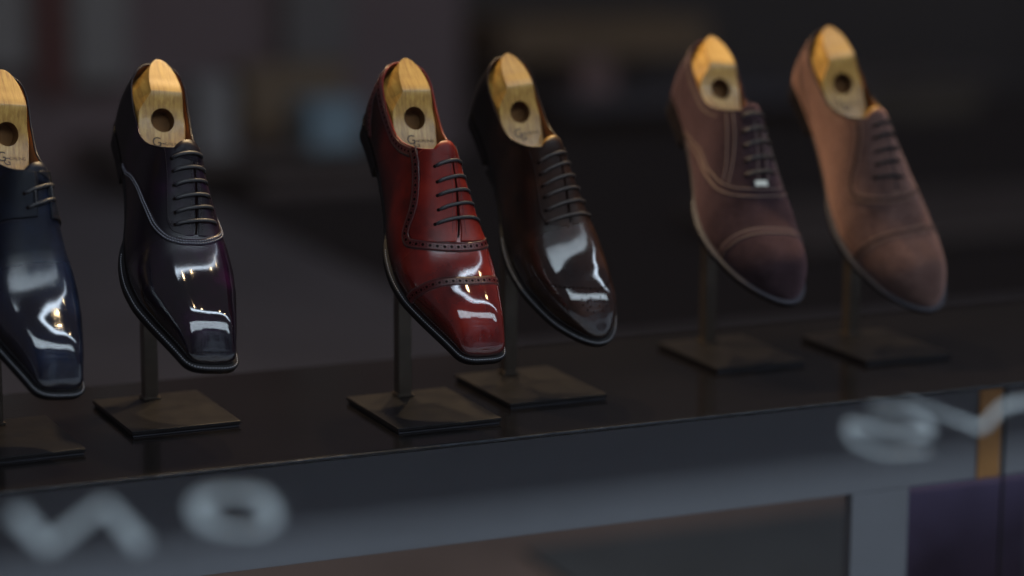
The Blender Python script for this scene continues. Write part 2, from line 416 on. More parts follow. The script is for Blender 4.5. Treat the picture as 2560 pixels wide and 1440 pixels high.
def build_shoe(spec):
    L = Last(spec['toe']); mat = spec['leather']
    root = empty('dress_shoe', spec['label'], 'shoe', pose_matrix(spec['pose']), 'shoes displayed in the window')
    glossy = spec.get('gloss', True)
    # --- upper
    t = np.linspace(0, 1, 300); x = L.L*(0.5 - 0.5*np.cos(pi*t)); x = 0.6*x + 0.4*L.L*t
    at = L.a_top(x); s = np.linspace(0, 1, 72)**1.25
    b = MB()
    for side in (0, 1):
        A = at[:, None]*s[None]; X = np.repeat(x[:, None], len(s), 1)
        A = 180 - A if side else A
        b.grid(L.S(X, A), 0, shine_of(X) if glossy else 0.0, burn=burn_shade_of(X, A) if glossy else 0.0)
    # rolled topline edge
    xt = np.linspace(0, L.xt, 90)
    av = L.a_top(xt)
    line = np.concatenate([L.P(xt, av, -0.5)[::-1], L.P(xt, 180 - av, -0.5)[1:]])
    b.tube(line, 1.05, 8, 1 if spec.get('edge') else 0)
    up = b.build('upper', [mat, spec.get('edge', mat)], root, weld=0.00002)
    # --- lining
    b = MB(); s2 = np.linspace(0, 1, 12)
    for side in (0, 1):
        A = av[:, None]*(1 - 0.75*s2[None]); X = np.repeat(xt[:, None], 12, 1); A = 180 - A if side else A
        b.grid(L.P(X, A, -1.7), 0)
    b.build('lining', M_lining, root)
    # --- tongue
    b = MB(); aa = np.linspace(76, 124, 25); rows = []
    for k, off in ((0, 0.2), (0, 1.4), (0.25, 1.6), (0.6, 1.2), (1.0, 0.4), (1.0, -1.4), (0, -1.0)):
        x0 = spec.get('tongue_x', 122.5) + 7*((aa - 98)/24)**2
        rows.append(L.P(x0 + (142 - x0)*k, aa, off - 0.8*((aa-98)/24)**2))
    b.grid(np.stack(rows), 0); b.build('tongue', mat, root)
    # --- welt, sole, heel
    w_off = pchip([0, 70, 100, 150, 163, 180, 200, 308], [0.8, 0.8, 0.6, 0.6, 2.6, 4.8, 5.6, 5.0])
    core = L.outline(0.0)
    def loop(k, dz):
        o = L.outline(1.0) - L.outline(0.0); d = o[:, :2]
        q = core.copy(); q[:, :2] += d * (w_off(core[:, 0])*k[1] + k[0])[:, None]
        q[:, 2] += dz; return q
    fm = core[:, 0] > 84
    keep = np.where(fm)[0]
    if len(keep):
        b = MB(); prof = [((-4, 0), 0.4), ((0, 1), 0.5), ((0.35, 1), 0.0), ((0.3, 1), -1.6), ((-4, 0), -1.8)]
        b.grid(np.stack([loop(k, z) for k, z in prof])[:, keep], 0)
        wl = b.build('welt', spec['welt'], root)
        # welt stitching
        b = MB(); q = loop((-1.5, 1), 0.62)[keep]; q = q[q[:, 0] > 168]
        d = np.r_[0, np.cumsum(np.linalg.norm(np.diff(q, axis=0), axis=1))]; tt = 0
        while tt + 1.6 < d[-1]:
            u = np.array([tt, tt + 0.8, tt + 1.6]); b.tube(np.stack([np.interp(u, d, q[:, k]) for k in range(3)], 1), [0.3, 0.5, 0.3], 5); tt += 2.7
        b.build('stitching', spec.get('welt_thread', M_thread), wl)
    b = MB(); n = len(core); prof = [((-0.3, 1), -1.7), ((-0.5, 1), -2.1), ((-0.3, 1), -3.6), ((-0.7, 1), -6.3), ((-1.6, 1), -7.0)]
    b.grid(np.stack([loop(k, z) for k, z in prof]), 0, closed=True)
    half = n//2 + 1
    for z, rev in ((-7.0, 0), (-1.75, 1)):
        q = loop((-1.6, 1), z); l = q[:half]; m = np.concatenate([q[:1], q[half-1:][::-1]]); k = min(len(l), len(m))
        b.grid(np.stack([l[:k], m[:k]]), 0)
    b.build('sole', spec['sole'], root)
    b = MB(); hk = core[:, 0] < 74
    # order the heel loop from the inner breast round the back to the outer breast
    idx = np.where(hk)[0]; order = np.concatenate([idx[idx > n//2], idx[idx <= n//2]])
    ring = []
    for f, dz in ((-0.8, 0.0), (-1.6, -5), (-2.3, -11), (-2.8, -16), (-3.6, -17)):
        q = loop((f, 0.6), -7.0); q[:, 2] += dz + (q[:, 0] - 30)*0.05*(-dz/17)
        ring.append(q[order])
    R_ = np.stack(ring); b.grid(R_, 0, closed=True)
    for z in (0, -1): b.add(R_[z], [tuple(range(len(order)))])
    b.build('heel', spec['sole'], root, smooth=False)
    # --- pieces and decoration
    spec['decor'](L, root, spec)
    # --- laces
    lm = spec['lace']; jit = random.Random(len(spec['label']))
    for (xl, al), (xr, ar) in zip(spec['lace_l'], spec['lace_r']):
        xl += jit.uniform(-0.7, 0.7); xr += jit.uniform(-0.7, 0.7); al += jit.uniform(-1, 1); ar += jit.uniform(-1, 1); b = MB(); k = np.linspace(0, 1, 22)
        xx = xl + (xr - xl)*k; aa = al + (ar - al)*k
        off = 2.0 - 2.6*np.clip(1 - np.minimum(k, 1-k)/0.07, 0, 1)**1.3 + (0.35 + jit.uniform(-0.25, 0.35))*np.sin(k*pi)
        off = off + spec.get('lace_off', 0.0)
        P = L.P(xx, aa, off[:, None])
        b.tube(P, 1.7, 9, 0, N=L.N(xx, aa), flat=0.75)
        for e, sgn in ((0, -1), (-1, 1)): disc(b, L, xx[e] , aa[e] + sgn*0.8, 1.7, spec.get('eye_off', 1.05), 1)
        b.build('lace', [lm, M_hole], root)
    return root, L

def centre_gap(L, root, spec, x1=198):
    b = MB(); pts = [(x, float(gap_a(x))) for x in np.linspace(128, x1, 14)]
    ribbon(b, L, pts, 2.0, 0.12, 0, shine=0.0)
    b.build('facing_gap', spec.get('gapmat', M_hole), root)
def facings(L, root, spec, a_o, x0=121.0, x1=None, mat=None, off=0.9, gap=1.5):
    x1 = x1 or 205
    # outer facing
    xs = np.linspace(L.xt - 7, x1, 64)
    def hi_l(x):
        return np.where(x < L.xt, np.minimum(L.a_top(x), 90) - 0.3, 90) + np.where(x >= L.xt, np.clip((x - L.xt)/4, 0, 1)*(gap_a(x) - gap - 90), 0)
    lo_l = lambda x: np.minimum(a_o(x), hi_l(x) - 0.5)
    b = MB(); patch(b, L, xs, lo_l, hi_l, off); b.build('facing', mat or spec['leather'], root)
    def lo_m(x): return np.where(x < L.xt, 180 - np.minimum(L.a_top(x), 90) + 0.3, 90 + np.clip((x - L.xt)/4, 0, 1)*(gap_a(x) + gap - 90))
    hi_m = lambda x: np.maximum(180 - a_o(x), lo_m(x) + 0.5)
    b = MB(); patch(b, L, xs, lo_m, hi_m, off); b.build('facing', mat or spec['leather'], root)
def toe_cap(L, root, spec, cap, off=0.7, mat=None):
    """cap: list of (x, a) from 0 to 180; covers everything in front of it"""
    fx = pchip([p[1] for p in cap], [p[0] for p in cap])
    a = np.concatenate([np.linspace(0, 6, 6)[:-1], np.linspace(6, 174, 110), np.linspace(174, 180, 6)[1:]])
    s = np.sin(np.linspace(0, 1, 60)*pi/2)
    X = fx(a)[None]*(1 - s[:, None]) + L.L*s[:, None]; A = np.repeat(a[None], len(s), 0)
    X = np.concatenate([X[:1], X]); A = np.concatenate([A[:1], A]); O = np.full(X.shape, off); O[0] = -0.3
    # let the raised layer run out at the welt
    b = MB(); b.grid(L.P(X, A, O[..., None]), 0, np.ones(X.shape) if spec.get('gloss', True) else 0.0, burn=burn_shade_of(X, A) if spec.get('gloss', True) else 0.0)
    return b.build('toe_cap', mat or spec['leather'], root)
def brogue_band(L, root, pts, width, mats, big=1.25, pitch=6.0, tiny=True, h=1.25, name='brogue_band', edge=True, hole=True):
    b = MB(); ribbon(b, L, pts, width, h, 0, shine=0.35)
    if hole: punches(b, L, pts, h + 0.2, 1, big, 0.5, pitch, tiny)
    if edge:
        for s in (-1, 1):
            dashes(b, L, pts, s*(width/2 - 0.8), h + 0.12, 2, 0.9, 0.5, 0.28)
            dashes(b, L, pts, s*(width/2 + 0.5), 0.5, 2, 0.8, 0.6, 0.5)
    return b.build(name, mats, root)

# ------------------------------------------------------------------ the six designs
def fn(pts): return pchip([p[0] for p in pts], [p[1] for p in pts])

def decor_navy(L, root, spec):                # two-eyelet derby with curved quarters
    front = fn([(60, -1), (140, 0), (150, 14), (157, 34), (162, 57), (165, 74), (167.5, 90)])
    facings(L, root, spec, front, x1=165, off=2.2, gap=8, mat=M_navy_dark)
    b = MB(); pts = [(x, float(front(x))) for x in (141, 150, 157, 162, 164.8)]
    dashes(b, L, pts, -2.2, 2.3, 0); dashes(b, L, mirror(pts), 2.2, 2.3, 0)
    for e in (-8, 8):
        p2 = [(x, float(gap_a(x)) + e + np.sign(e)*3) for x in np.linspace(131, 160, 6)]; dashes(b, L, p2, 0, 2.3, 0)
    b.build('stitching', M_thread_dark, root)
    for x0, x1, a in ((139, 150.5, 109), (145.5, 156, 87)):   # the two upright runs of the lace
        b = MB(); xx = np.linspace(x0, x1, 8); b.tube(L.P(xx, 0*xx + a, 3.0), 1.3, 8)
        b.build('lace', spec['lace'], root)

def decor_plum(L, root, spec):                # plain oxford with a braided swan-neck seam
    centre_gap(L, root, spec)
    facings(L, root, spec, fn([(120, 62), (150, 64), (180, 63), (192, 67), (200, 86)]), x1=199, off=0.6)
    seam = [(74, 1), (88, 4.5), (104, 12.3), (122, 20.5), (140, 29), (156, 36.5), (171, 43.6), (182, 49), (190, 54.5), (196.5, 61), (201, 69),
            (204, 80), (204.3, 90), (202, 101), (197, 114), (189, 128), (178, 140), (160, 150), (140, 157), (104, 170), (74, 179)]
    b = MB(); ribbon(b, L, seam, 5.2, 0.7, 0, shine=0.3)
    for s in (-1.15, 1.15): dashes(b, L, seam, s, 0.95, 1, 2.0, 0.5, 0.85)
    for s in (-2.7, 2.7): thread(b, L, seam, s, 0.25, 0, 0.35)
    b.build('braided_seam', [M_plum, M_thread_plum], root)
    b = MB()
    for xl, al in ((126, 66), (198, 66)): pass
    pts = [(126, 64), (150, 66), (180, 65), (190, 69)]; dashes(b, L, pts, 0, 0.8, 0); dashes(b, L, mirror(pts), 0, 0.8, 0)
    pts = [(x, float(gap_a(x)) - 5) for x in np.linspace(131, 196, 8)]; dashes(b, L, pts, 0, 0.75, 0)
    pts = [(x, float(gap_a(x)) + 5) for x in np.linspace(131, 196, 8)]; dashes(b, L, pts, 0, 0.75, 0)
    b.build('stitching', M_thread_dark, root)

def decor_burgundy(L, root, spec):            # adelaide cap-toe with punched bands
    a_o = fn([(118, 55), (140, 54.5), (152, 53), (162, 50), (171, 45), (178, 39.5), (184.5, 35.5), (190, 37), (194, 42), (199, 52), (203, 63), (207, 87)])
    facings(L, root, spec, a_o, x1=206.5, off=1.0)
    centre_gap(L, root, spec, 203)
    band = [(116, 49), (128, 50.5), (140, 50), (152, 48.5), (162, 45.5), (171, 39.5), (177, 34), (183, 30.5), (189, 31.5), (195, 37.5), (200.5, 47), (206, 60), (210, 75), (211.5, 90)]
    full = band + [(180 - p, q) for p, q in []]
    full = band + [(x, 180 - a) for x, a in band[:-1][::-1]]
    mats = [M_burg_dark, M_hole, M_thread_dark]
    brogue_band(L, root, full, 8.0, mats, 1.45, 6.6)
    top = []
    xs = np.linspace(114, 5, 26); x2, a2 = shift(L, xs, L.a_top(xs), 0.0)
    w = 4.6
    xa, aa = shift(L, xs, L.a_top(xs), w); xb, ab = shift(L, xs, L.a_top(xs), -w)
    if np.mean(ab) < np.mean(aa): xa, aa = xb, ab
    top = [(float(p), float(q)) for p, q in zip(xa, aa)]
    brogue_band(L, root, top, 8.0, mats, 1.15, 6.0, tiny=False)
    brogue_band(L, root, [(p, 180 - q) for p, q in top], 8.0, mats, 1.15, 6.0, tiny=False)
    heel = [(17, 31), (22, 24), (26, 17.5), (31, 11), (38, 5), (47, 1)]
    brogue_band(L, root, heel, 7.0, mats, 1.15, 6.0, tiny=False)
    cap = [(229, 0), (231, 10), (233.5, 20), (236.5, 44), (239.5, 68), (241.5, 91), (239.5, 116), (236.5, 140), (233, 160), (231, 170), (229, 180)]
    toe_cap(L, root, spec, cap)
    brogue_band(L, root, [(x + 3.5, min(max(a, 1), 179)) for x, a in cap], 8.0, mats, 1.3, 6.2, h=1.0)
    b = MB()
    edge = [(x, float(a_o(x))) for x in (120, 130, 140, 150, 160, 168, 175, 180, 184.5, 190, 194, 199, 203, 206)]
    dashes(b, L, edge, -1.4, 1.15, 0, 1.2, 0.6); dashes(b, L, mirror(edge), -1.4, 1.15, 0, 1.2, 0.6)
    for e in (-5.5, 5.5):
        pts = [(x, float(gap_a(x)) + e) for x in np.linspace(131, 200, 9)]; dashes(b, L, pts, 0, 1.1, 0, 1.2, 0.6)
    b.build('stitching', M_thread_dark, root)

def decor_brown(L, root, spec):               # wholecut look with a punched toe
    centre_gap(L, root, spec)
    facings(L, root, spec, fn([(120, 56), (150, 59), (180, 58), (192, 62), (201, 85)]), x1=200, off=0.6)
    b = MB()
    rows = [[(229, 21), (238, 30), (247, 38), (254, 49), (258.5, 60), (262, 73), (265, 86), (268, 96), (264, 112), (256, 125), (246, 138), (234, 152), (224, 164)]]
    for r in rows:
        punches(b, L, r, 0.06, 0, 1.0, 0.45, 4.4)
    rnd = random.Random(4)
    for k, (r, m) in enumerate(((0, 1), (4.6, 6), (9.0, 10))):
        for j in range(m):
            q = 2*pi*(j + 0.3*k)/m; disc(b, L, 279 + r*cos(q), 88 + 2.3*r*sin(q), 0.85, 0.06, 0, 8)
    for j in range(22):
        disc(b, L, 246 + 3*sin(j*1.7) + j*0.15, 60 + j*2.9, 0.55, 0.06, 0, 6)
    b.build('toe_perforation', M_hole, root)
    b = MB(); pts = [(126, 58), (150, 61), (180, 60), (190, 64)]; dashes(b, L, pts, 0, 0.8, 0); dashes(b, L, mirror(pts), 0, 0.8, 0)
    b.build('stitching', M_thread_dark, root)

def decor_dark_suede(L, root, spec):          # cap-toe, double pale stitching
    centre_gap(L, root, spec, 192)
    th = M_thread_tan
    s1 = [(76, 1), (92, 5), (106, 9.4), (125, 16), (148.8, 22.7), (165, 31), (179, 39.3), (188, 48), (194, 57), (198.5, 70), (200.6, 84), (199.5, 100), (195, 117), (186, 134), (170, 148), (140, 160), (106, 171), (76, 179)]
    s2 = [(90, 1.5), (107, 6.1), (127, 12), (148, 18), (166, 25.5), (181.5, 33.5), (193, 43.5), (201, 55), (205.5, 68), (207.4, 82), (206.5, 100), (202.5, 116), (194, 133), (178, 148), (150, 161), (107, 174), (90, 178.5)]
    cap = [(238, 0), (239.5, 16), (240.5, 37), (242, 65), (243.8, 90), (243, 115), (241, 140), (239.5, 164), (238, 180)]
    toe_cap(L, root, spec, cap, 0.7)
    b = MB()
    f1 = [(122, 55), (135, 54.2), (147, 53), (160, 51), (170.4, 48.3), (180, 43.6)]
    f2 = [(127, 64), (140, 64), (151, 63), (164, 59.5), (174, 55.6), (186, 49)]
    for pts in (s1, s2, f1, f2, mirror(f1), mirror(f2)): thread(b, L, pts, 0, 0.15, 0, 0.62)
    thread(b, L, [(x - 1.5, a) for x, a in cap], 0, 0.1, 0, 0.62); thread(b, L, [(x + 5, a) for x, a in cap], 0, 0.85, 0, 0.62)
    for e in (-5.5, 5.5): thread(b, L, [(x, float(gap_a(x)) + e) for x in np.linspace(131, 192, 8)], 0, 0.15, 0, 0.55)
    xs = np.linspace(112, 6, 20); xa, aa = shift(L, xs, L.a_top(xs), 6); xb, ab = shift(L, xs, L.a_top(xs), -6)
    if np.mean(ab) < np.mean(aa): xa, aa = xb, ab
    thread(b, L, list(zip(xa, aa)), 0, 0.1, 0, 0.5)
    thread(b, L, [(20, 28), (26, 17.5), (34, 9), (47, 2)], 0, 0.1, 0, 0.5)
    b.build('stitching', th, root)
    b = MB(); x = np.linspace(192.5, 197.5, 4); a = np.linspace(80.5, 93, 8); X, A = np.meshgrid(x, a); b.grid(L.P(X, A, 1.0), 0)
    b.grid(L.P(X, A, 0.2), 0); t = b.build('white_tack', plain('white_thread_tack', (0.62, 0.62, 0.56), 0.7, 0.2, var=0.05), root)

def decor_tan_suede(L, root, spec):           # adelaide cap-toe, punched suede bands
    a_o = fn([(118, 69), (130, 67.5), (142, 64.5), (152, 58.5), (161, 52.5), (170, 45), (177, 42.5), (184.6, 45), (190, 53), (195.7, 64.6), (200, 80), (202, 89)])
    facings(L, root, spec, a_o, x1=201.5, off=0.8)
    centre_gap(L, root, spec, 196)
    band = [(127, 62.5), (133, 62), (140, 60), (150, 54.5), (159, 48.5), (168, 41), (175, 38), (183.5, 40), (191, 49), (197.5, 61), (202, 75), (204, 90)]
    full = band + [(x, 180 - a) for x, a in band[:-1][::-1]]
    mats = [M_suede_tan2, M_hole_tan, M_thread_tan2]
    brogue_band(L, root, full, 6.5, mats, 1.5, 5.6, tiny=False, h=0.9, edge=False)
    cap = [(229, 0), (230.2, 16), (231.5, 41), (233.5, 68), (235.2, 92), (234, 116), (232, 140), (230, 164), (229, 180)]
    toe_cap(L, root, spec, cap, 0.7, M_suede_tan)
    brogue_band(L, root, [(x + 2.5, min(max(a, 1), 179)) for x, a in cap], 6.0, mats, 1.5, 5.6, tiny=False, h=0.9, edge=False)
    heel = [(12, 38), (16, 25), (21, 15.5), (32, 9), (50, 5), (68, 3)]
    brogue_band(L, root, heel, 6.5, mats, 0.8, 4.5, tiny=False, h=0.7, edge=False)
    b = MB()
    for s in (-3.1, 3.1):
        thread(b, L, full, s, 0.8, 0, 0.45); thread(b, L, heel, s, 0.7, 0, 0.4); thread(b, L, [(x + 2.5, min(max(a, 1), 179)) for x, a in cap], s, 0.8, 0, 0.45)
    xs = np.linspace(112, 6, 20); xa, aa = shift(L, xs, L.a_top(xs), 7); xb, ab = shift(L, xs, L.a_top(xs), -7)
    if np.mean(ab) < np.mean(aa): xa, aa = xb, ab
    thread(b, L, list(zip(xa, aa)), 0, 0.1, 0, 0.45)
    for pts in ([(14, 34), (20, 22), (30, 14), (50, 9)],): thread(b, L, pts, 0, 0.1, 0, 0.4)
    thread(b, L, [(197, 84), (199, 92)], 0, 1.0, 0, 0.6)
    b.build('stitching', M_thread_tan2, root)

LACE6_L = [(136, 72.5), (147.5, 73.5), (158, 74.5), (168, 74.5), (178.4, 73.6), (188.3, 71.4)]
LACE6_R = [(131.5, 119), (142, 118.7), (152, 118), (163, 117.5), (172.2, 118), (183.3, 118.7)]
SPECS = [
 dict(pose=(0.4216, -0.0399, 0.2502, -1.4703, 0.7759, -0.1694, 0.9533), toe='chisel', leather=M_navy, sole=M_edge, welt=M_welt,
      lace=M_lace, lace_l=[(147.5, 76), (157.4, 78)], lace_r=[(136, 121.2), (147.5, 116.2)], decor=decor_navy, eye_off=2.3, lace_off=1.0,
      label='glossy navy blue shoe with two lace bars, cut off by the left edge'),
 dict(pose=(0.5817, -0.0069, 0.2386, -1.5981, 0.6454, -0.147, 0.9938), toe='chisel', leather=M_plum, sole=M_edge, welt=M_welt,
      lace=M_lace, lace_l=LACE6_L, lace_r=LACE6_R, decor=decor_plum, eye_off=0.7,
      label='glossy blackish plum oxford with a curved braided seam under its laces'),
 dict(pose=(0.7952, -0.0857, 0.2462, -1.5325, 0.7121, -0.0594, 0.9523), toe='chisel', leather=M_burgundy, sole=M_edge, welt=M_welt,
      lace=M_lace, lace_l=[(142.6, 76), (154.9, 75.5), (166, 74.7), (177.8, 73.6), (188.9, 67)], lace_r=[(136, 124), (147.5, 124.5), (158.6, 126), (169.1, 129), (182.1, 132)],
      decor=decor_burgundy, label='burgundy red leather oxford with punched bands and a polished toe cap'),
 dict(pose=(0.9182, -0.0504, 0.2508, -1.4246, 0.7886, 0.1093, 0.9302), toe='round', leather=M_brown, sole=M_edge, welt=M_welt,
      lace=M_lace_br, lace_l=[(139.5, 66.7), (150, 67.5), (159.9, 67.8), (169.7, 67.1), (182.1, 65.7), (192.6, 63.1)],
      lace_r=[(135, 119), (143, 125), (153.7, 126.6), (164.8, 129.9), (175.9, 132), (189.5, 132.4)], decor=decor_brown, eye_off=0.7,
      label='glossy dark brown leather oxford right behind the burgundy one'),
 dict(pose=(1.1765, 0.0219, 0.2365, -1.6462, 0.6096, -0.1024, 0.9888), toe='round', leather=M_suede_dark, sole=M_edge_brown, welt=M_welt_grey, welt_thread=M_welt_grey, gloss=False,
      lace=M_lace_br, lace_l=[(134.6, 76), (148, 75), (160, 73.6), (172.8, 72), (185.8, 70.7)], lace_r=[(130, 119), (141, 120.5), (153, 120.5), (167, 116.5), (182, 111)],
      decor=decor_dark_suede, eye_off=0.3, edge=M_suede_dark, label='dark purplish brown suede oxford with pale double stitching'),
 dict(pose=(1.3132, 0.0069, 0.2574, -1.4731, 0.7841, 0.1903, 0.9974), toe='round', leather=M_suede_tan, sole=M_edge_brown, welt=M_welt_grey, welt_thread=M_welt_grey, gloss=False,
      lace=M_lace_black, lace_l=[(137.6, 83.5), (148, 81.5), (159, 78), (169.7, 75), (180, 68.5)], lace_r=[(134, 120), (145, 119), (158.6, 114.3), (171, 108), (185, 104)],
      decor=decor_tan_suede, eye_off=1.0, edge=M_edge_brown, gapmat=M_lace_black, label='tan suede oxford with black laces, rightmost in the window'),
]
TREE_OF = ['navy blue shoe', 'blackish plum shoe', 'burgundy shoe', 'glossy dark brown shoe', 'dark brown suede shoe', 'tan suede shoe']

def stamp_text(body, size, M, parent, name='stamp'):
    cu = bpy.data.curves.new(name, 'FONT'); cu.body = body; cu.size = size; cu.align_x = 'CENTER'; cu.align_y = 'CENTER'; cu.extrude = 0.0
    to = bpy.data.objects.new(name, cu); col.objects.link(to)
    dg = bpy.context.evaluated_depsgraph_get(); me = bpy.data.meshes.new_from_object(to.evaluated_get(dg))
    bpy.data.objects.remove(to); bpy.data.curves.remove(cu)
    me.name = name; me.transform(M); me.materials.clear(); me.materials.append(M_ink)
    o = bpy.data.objects.new(name, me); col.objects.link(o); o.parent = parent
    return o

def build_tree(spec, L, who):
    root = empty('shoe_tree', 'varnished yellow wooden shoe tree inside the ' + who, 'shoe tree', pose_matrix(spec['pose']), 'wooden shoe trees')
    dzt = spec.get('tree_dz', 0.0)
    xs = np.concatenate([7 + 38*np.linspace(0, 1, 26)**1.8, np.linspace(46, 58, 14)[0:], np.linspace(60, 126, 26)])
    top = pchip([7, 30, 45, 46.5, 58, 66, 80, 100, 126], [98.5, 96.2, 94.6, 93.8, 84.0, 78.2, 71.0, 63.0, 56.0])
    rows = []
    for x in xs:
        q = L.S(np.array([x]), np.array([L.a_top(np.array([x]))[0]*0.86]))[0]
        wl = max(abs(q[1]) - 2.2, 0.5); q2 = L.S(np.array([x]), np.array([180 - L.a_top(np.array([x]))[0]*0.86]))[0]
        wr = max(abs(q2[1]) - 3.2 - 3.0*np.clip((x - 46)/20, 0, 1), 0.5)
        k = np.clip((44 - x)/37.2, 0, 1); pl = (1 - k**2.0)**(1/2.0)
        wl, wr = min(wl, 27*max(pl, 0.02) + 0.3), min(wr, 25*max(pl, 0.02) + 0.3)
        zt = float(top(x))
        wt = 14.5*max(pl, 0.02)
        if x > 45.5: wt = 14.5 + max(0, 94 - zt)*0.95
        zs = min(79.0, zt - 0.6)
        wr = min(wr, 15.5*max(pl, 0.02) + 0.085*max(x - 46, 0) + 0.3); wtl, wtr = min(wt, wl), max(wr - 0.8, 0.3)
        if x > 45.5 and zt < 80.5: wtl, wtr = wl - 0.6, wr - 0.6
        rows.append([(x, -wl, 48), (x, -wl, zs), (x, -wtl, zt), (x, -wtl*0.5, zt + 0.12), (x, 0, zt + 0.15), (x, wtr*0.5, zt + 0.12), (x, wtr, zt), (x, wr, zs), (x, wr, 48)])
    b = MB(); G = np.array(rows); b.grid(G, 0); n = len(xs)
    b.add(G[0], [tuple(range(9))]); b.add(G[-1], [tuple(range(9))])
    b.add(np.stack([G[:, 0], G[:, -1]], 1).reshape(-1, 3), [(2*i, 2*i+1, 2*i+3, 2*i+2) for i in range(n-1)])
    blk = b.build('heel_block', [M_wood, M_holewall], root, smooth=False, weld=0.00002)
    # the drilled finger hole
    nrm = Vector((0.52, 0.0, 0.85)).normalized(); ctr = Vector((66.5, -3.5, 78))*MM
    cb = bmesh.new(); bmesh.ops.create_cone(cb, cap_ends=True, segments=36, radius1=0.0112, radius2=0.0112, depth=0.044,
        matrix=Matrix.Translation(ctr + nrm*0.010) @ nrm.to_track_quat('Z', 'Y').to_matrix().to_4x4())
    cm = bpy.data.meshes.new('cutter'); cb.to_mesh(cm); cb.free(); cm.materials.append(M_wood); cm.materials.append(M_holewall)
    cm.polygons.foreach_set('material_index', [1]*len(cm.polygons))
    co = bpy.data.objects.new('cutter', cm); col.objects.link(co); co.parent = root
    md = blk.modifiers.new('hole', 'BOOLEAN'); md.operation = 'DIFFERENCE'; md.object = co; md.solver = 'EXACT'; md.material_mode = 'INDEX'
    bv = blk.modifiers.new('edge', 'BEVEL'); bv.width = 0.0007; bv.segments = 2; bv.limit_method = 'ANGLE'; bv.angle_limit = radians(25)
    dg = bpy.context.evaluated_depsgraph_get(); me = bpy.data.meshes.new_from_object(blk.evaluated_get(dg))
    blk.modifiers.clear(); old = blk.data; blk.data = me; bpy.data.meshes.remove(old); bpy.data.objects.remove(co)
    # forepart knob showing behind the tongue
    b = MB(); u = np.linspace(0, pi, 9); v = np.linspace(0, 2*pi, 16, endpoint=False)
    Gk = np.array([[(116 + 7*np.cos(p)*0.9, 7 + 8*np.sin(p)*np.cos(q), 84 + 15*np.sin(p)*np.sin(q)) for q in v] for p in u])
    b.grid(Gk, 0, closed=True); b.build('forepart', M_wood, root)
    # stamped mark
    def face_m(x, y, lift=0.45):
        zt = float(top(x)) + lift; sl = (float(top(x+2)) - float(top(x-2)))/4
        up = Vector((-1, 0, -sl)).normalized(); rt = Vector((0, 1, 0)); nn = rt.cross(up)
        return Matrix(((rt.x, up.x, nn.x, x*MM), (rt.y, up.y, nn.y, y*MM), (rt.z, up.z, nn.z, zt*MM), (0, 0, 0, 1)))
    stamp_text('G', 0.013, face_m(86, -10.5), root, 'stamped_monogram'); stamp_text('G', 0.010, face_m(90, -5.5, 0.5), root, 'stamped_monogram')
    stamp_text('GIRLING', 0.0042, face_m(87, 5), root, 'stamped_lettering')
    return root

def build_stand(cx, cy, ang, spec, who):
    M = Matrix.Translation((cx, cy, -0.0055)) @ Matrix.Rotation(ang, 4, 'Z')
    root = empty('display_stand', 'bronze stand with flat plate and post holding the ' + who, 'stand', M, 'bronze shoe stands')
    b = MB(); b.box((-0.050, -0.0655, 0.0022), (0.050, 0.0655, 0.0055)); b.build('base_plate', M_bronze, root, smooth=False, scale=1, bevel=0.0006)
    b = MB(); b.box((-0.0485, -0.064, 0.0), (0.0485, 0.064, 0.00215)); b.build('base_pad', M_felt, root, smooth=False, scale=1)
    # how high the shoe's waist passes over the post
    P = pose_matrix(spec['pose']); Mi = P.inverted()
    pw = M @ Vector((0, 0.049, 0)); best = None
    for z in np.linspace(0.0, 0.30, 301):
        q = Mi @ Vector((pw.x, pw.y, z))
        if q.z*1000 < 1.0: best = (z, q)
    z = best[0] + 0.0055 - 0.004
    b = MB(); b.box((-0.0065, 0.0425, 0.0056), (0.0065, 0.0555, z)); b.build('post', M_post, root, smooth=False, scale=1, bevel=0.0007)
    b = MB(); b.box((-0.0082, 0.0408, 0.00555), (0.0082, 0.0572, 0.0085)); b.build('collar', M_post, root, smooth=False, scale=1, bevel=0.0009)
    # sloping rest under the waist
    q = best[1]; R_ = P.to_3x3().normalized().to_4x4()
    Ml = M.inverted() @ P
    b = MB(); c = np.array([q.x, q.y, 0.0]); b.box((c[0]-0.024, c[1]-0.016, -0.0045), (c[0]+0.024, c[1]+0.016, -0.0015))
    o = b.build('shoe_rest', M_bronze, root, smooth=False, scale=1, bevel=0.0006)
    o.data.transform(Ml)
    return root

PLATES = [(0.4242, -0.1731, 0.0286), (0.5761, -0.1312, 0.0143), (0.7946, -0.2124, 0.0), (0.9229, -0.1662, 0.0078), (1.1701, -0.1131, -0.0135), (1.3241, -0.1413, -0.0172)]
for spec, pl, who in zip(SPECS, PLATES, TREE_OF):
    r, L = build_shoe(spec)
    build_tree(spec, L, who)
    build_stand(*pl, spec, who)

# ------------------------------------------------------------------ display table
M_top = plain('black_polished_table_top', (0.0048, 0.0043, 0.0048), 0.15, 0.42, var=0.2, scale=5)
M_apron = plain('slate_grey_lacquer', (0.175, 0.178, 0.195), 0.45, 0.3, var=0.06, scale=8)
M_warm_refl = plain('warm_reflection', (0.42, 0.20, 0.065), 0.4, 0.5, metal=0.4, var=0.3, scale=12)
M_steel = plain('blued_steel_trim', (0.05, 0.055, 0.065), 0.25, 0.6, metal=0.6, var=0.5, scale=90)
T0 = (1.2, -0.16, -0.62)
t = empty('display_table', 'long black display table with a slate grey apron and leg', 'table', Matrix.Translation(T0))
def rel(lo, hi): return (tuple(np.subtract(lo, T0)), tuple(np.subtract(hi, T0)))
boxes('table_top', [rel((-0.6, -0.322, -0.0105), (3.2, 0.012, -0.0058))], M_top, t, 0.0008)
boxes('apron', [rel((-0.6, -0.222, -0.131), (3.2, -0.205, -0.0107))], M_apron, t, 0.001)
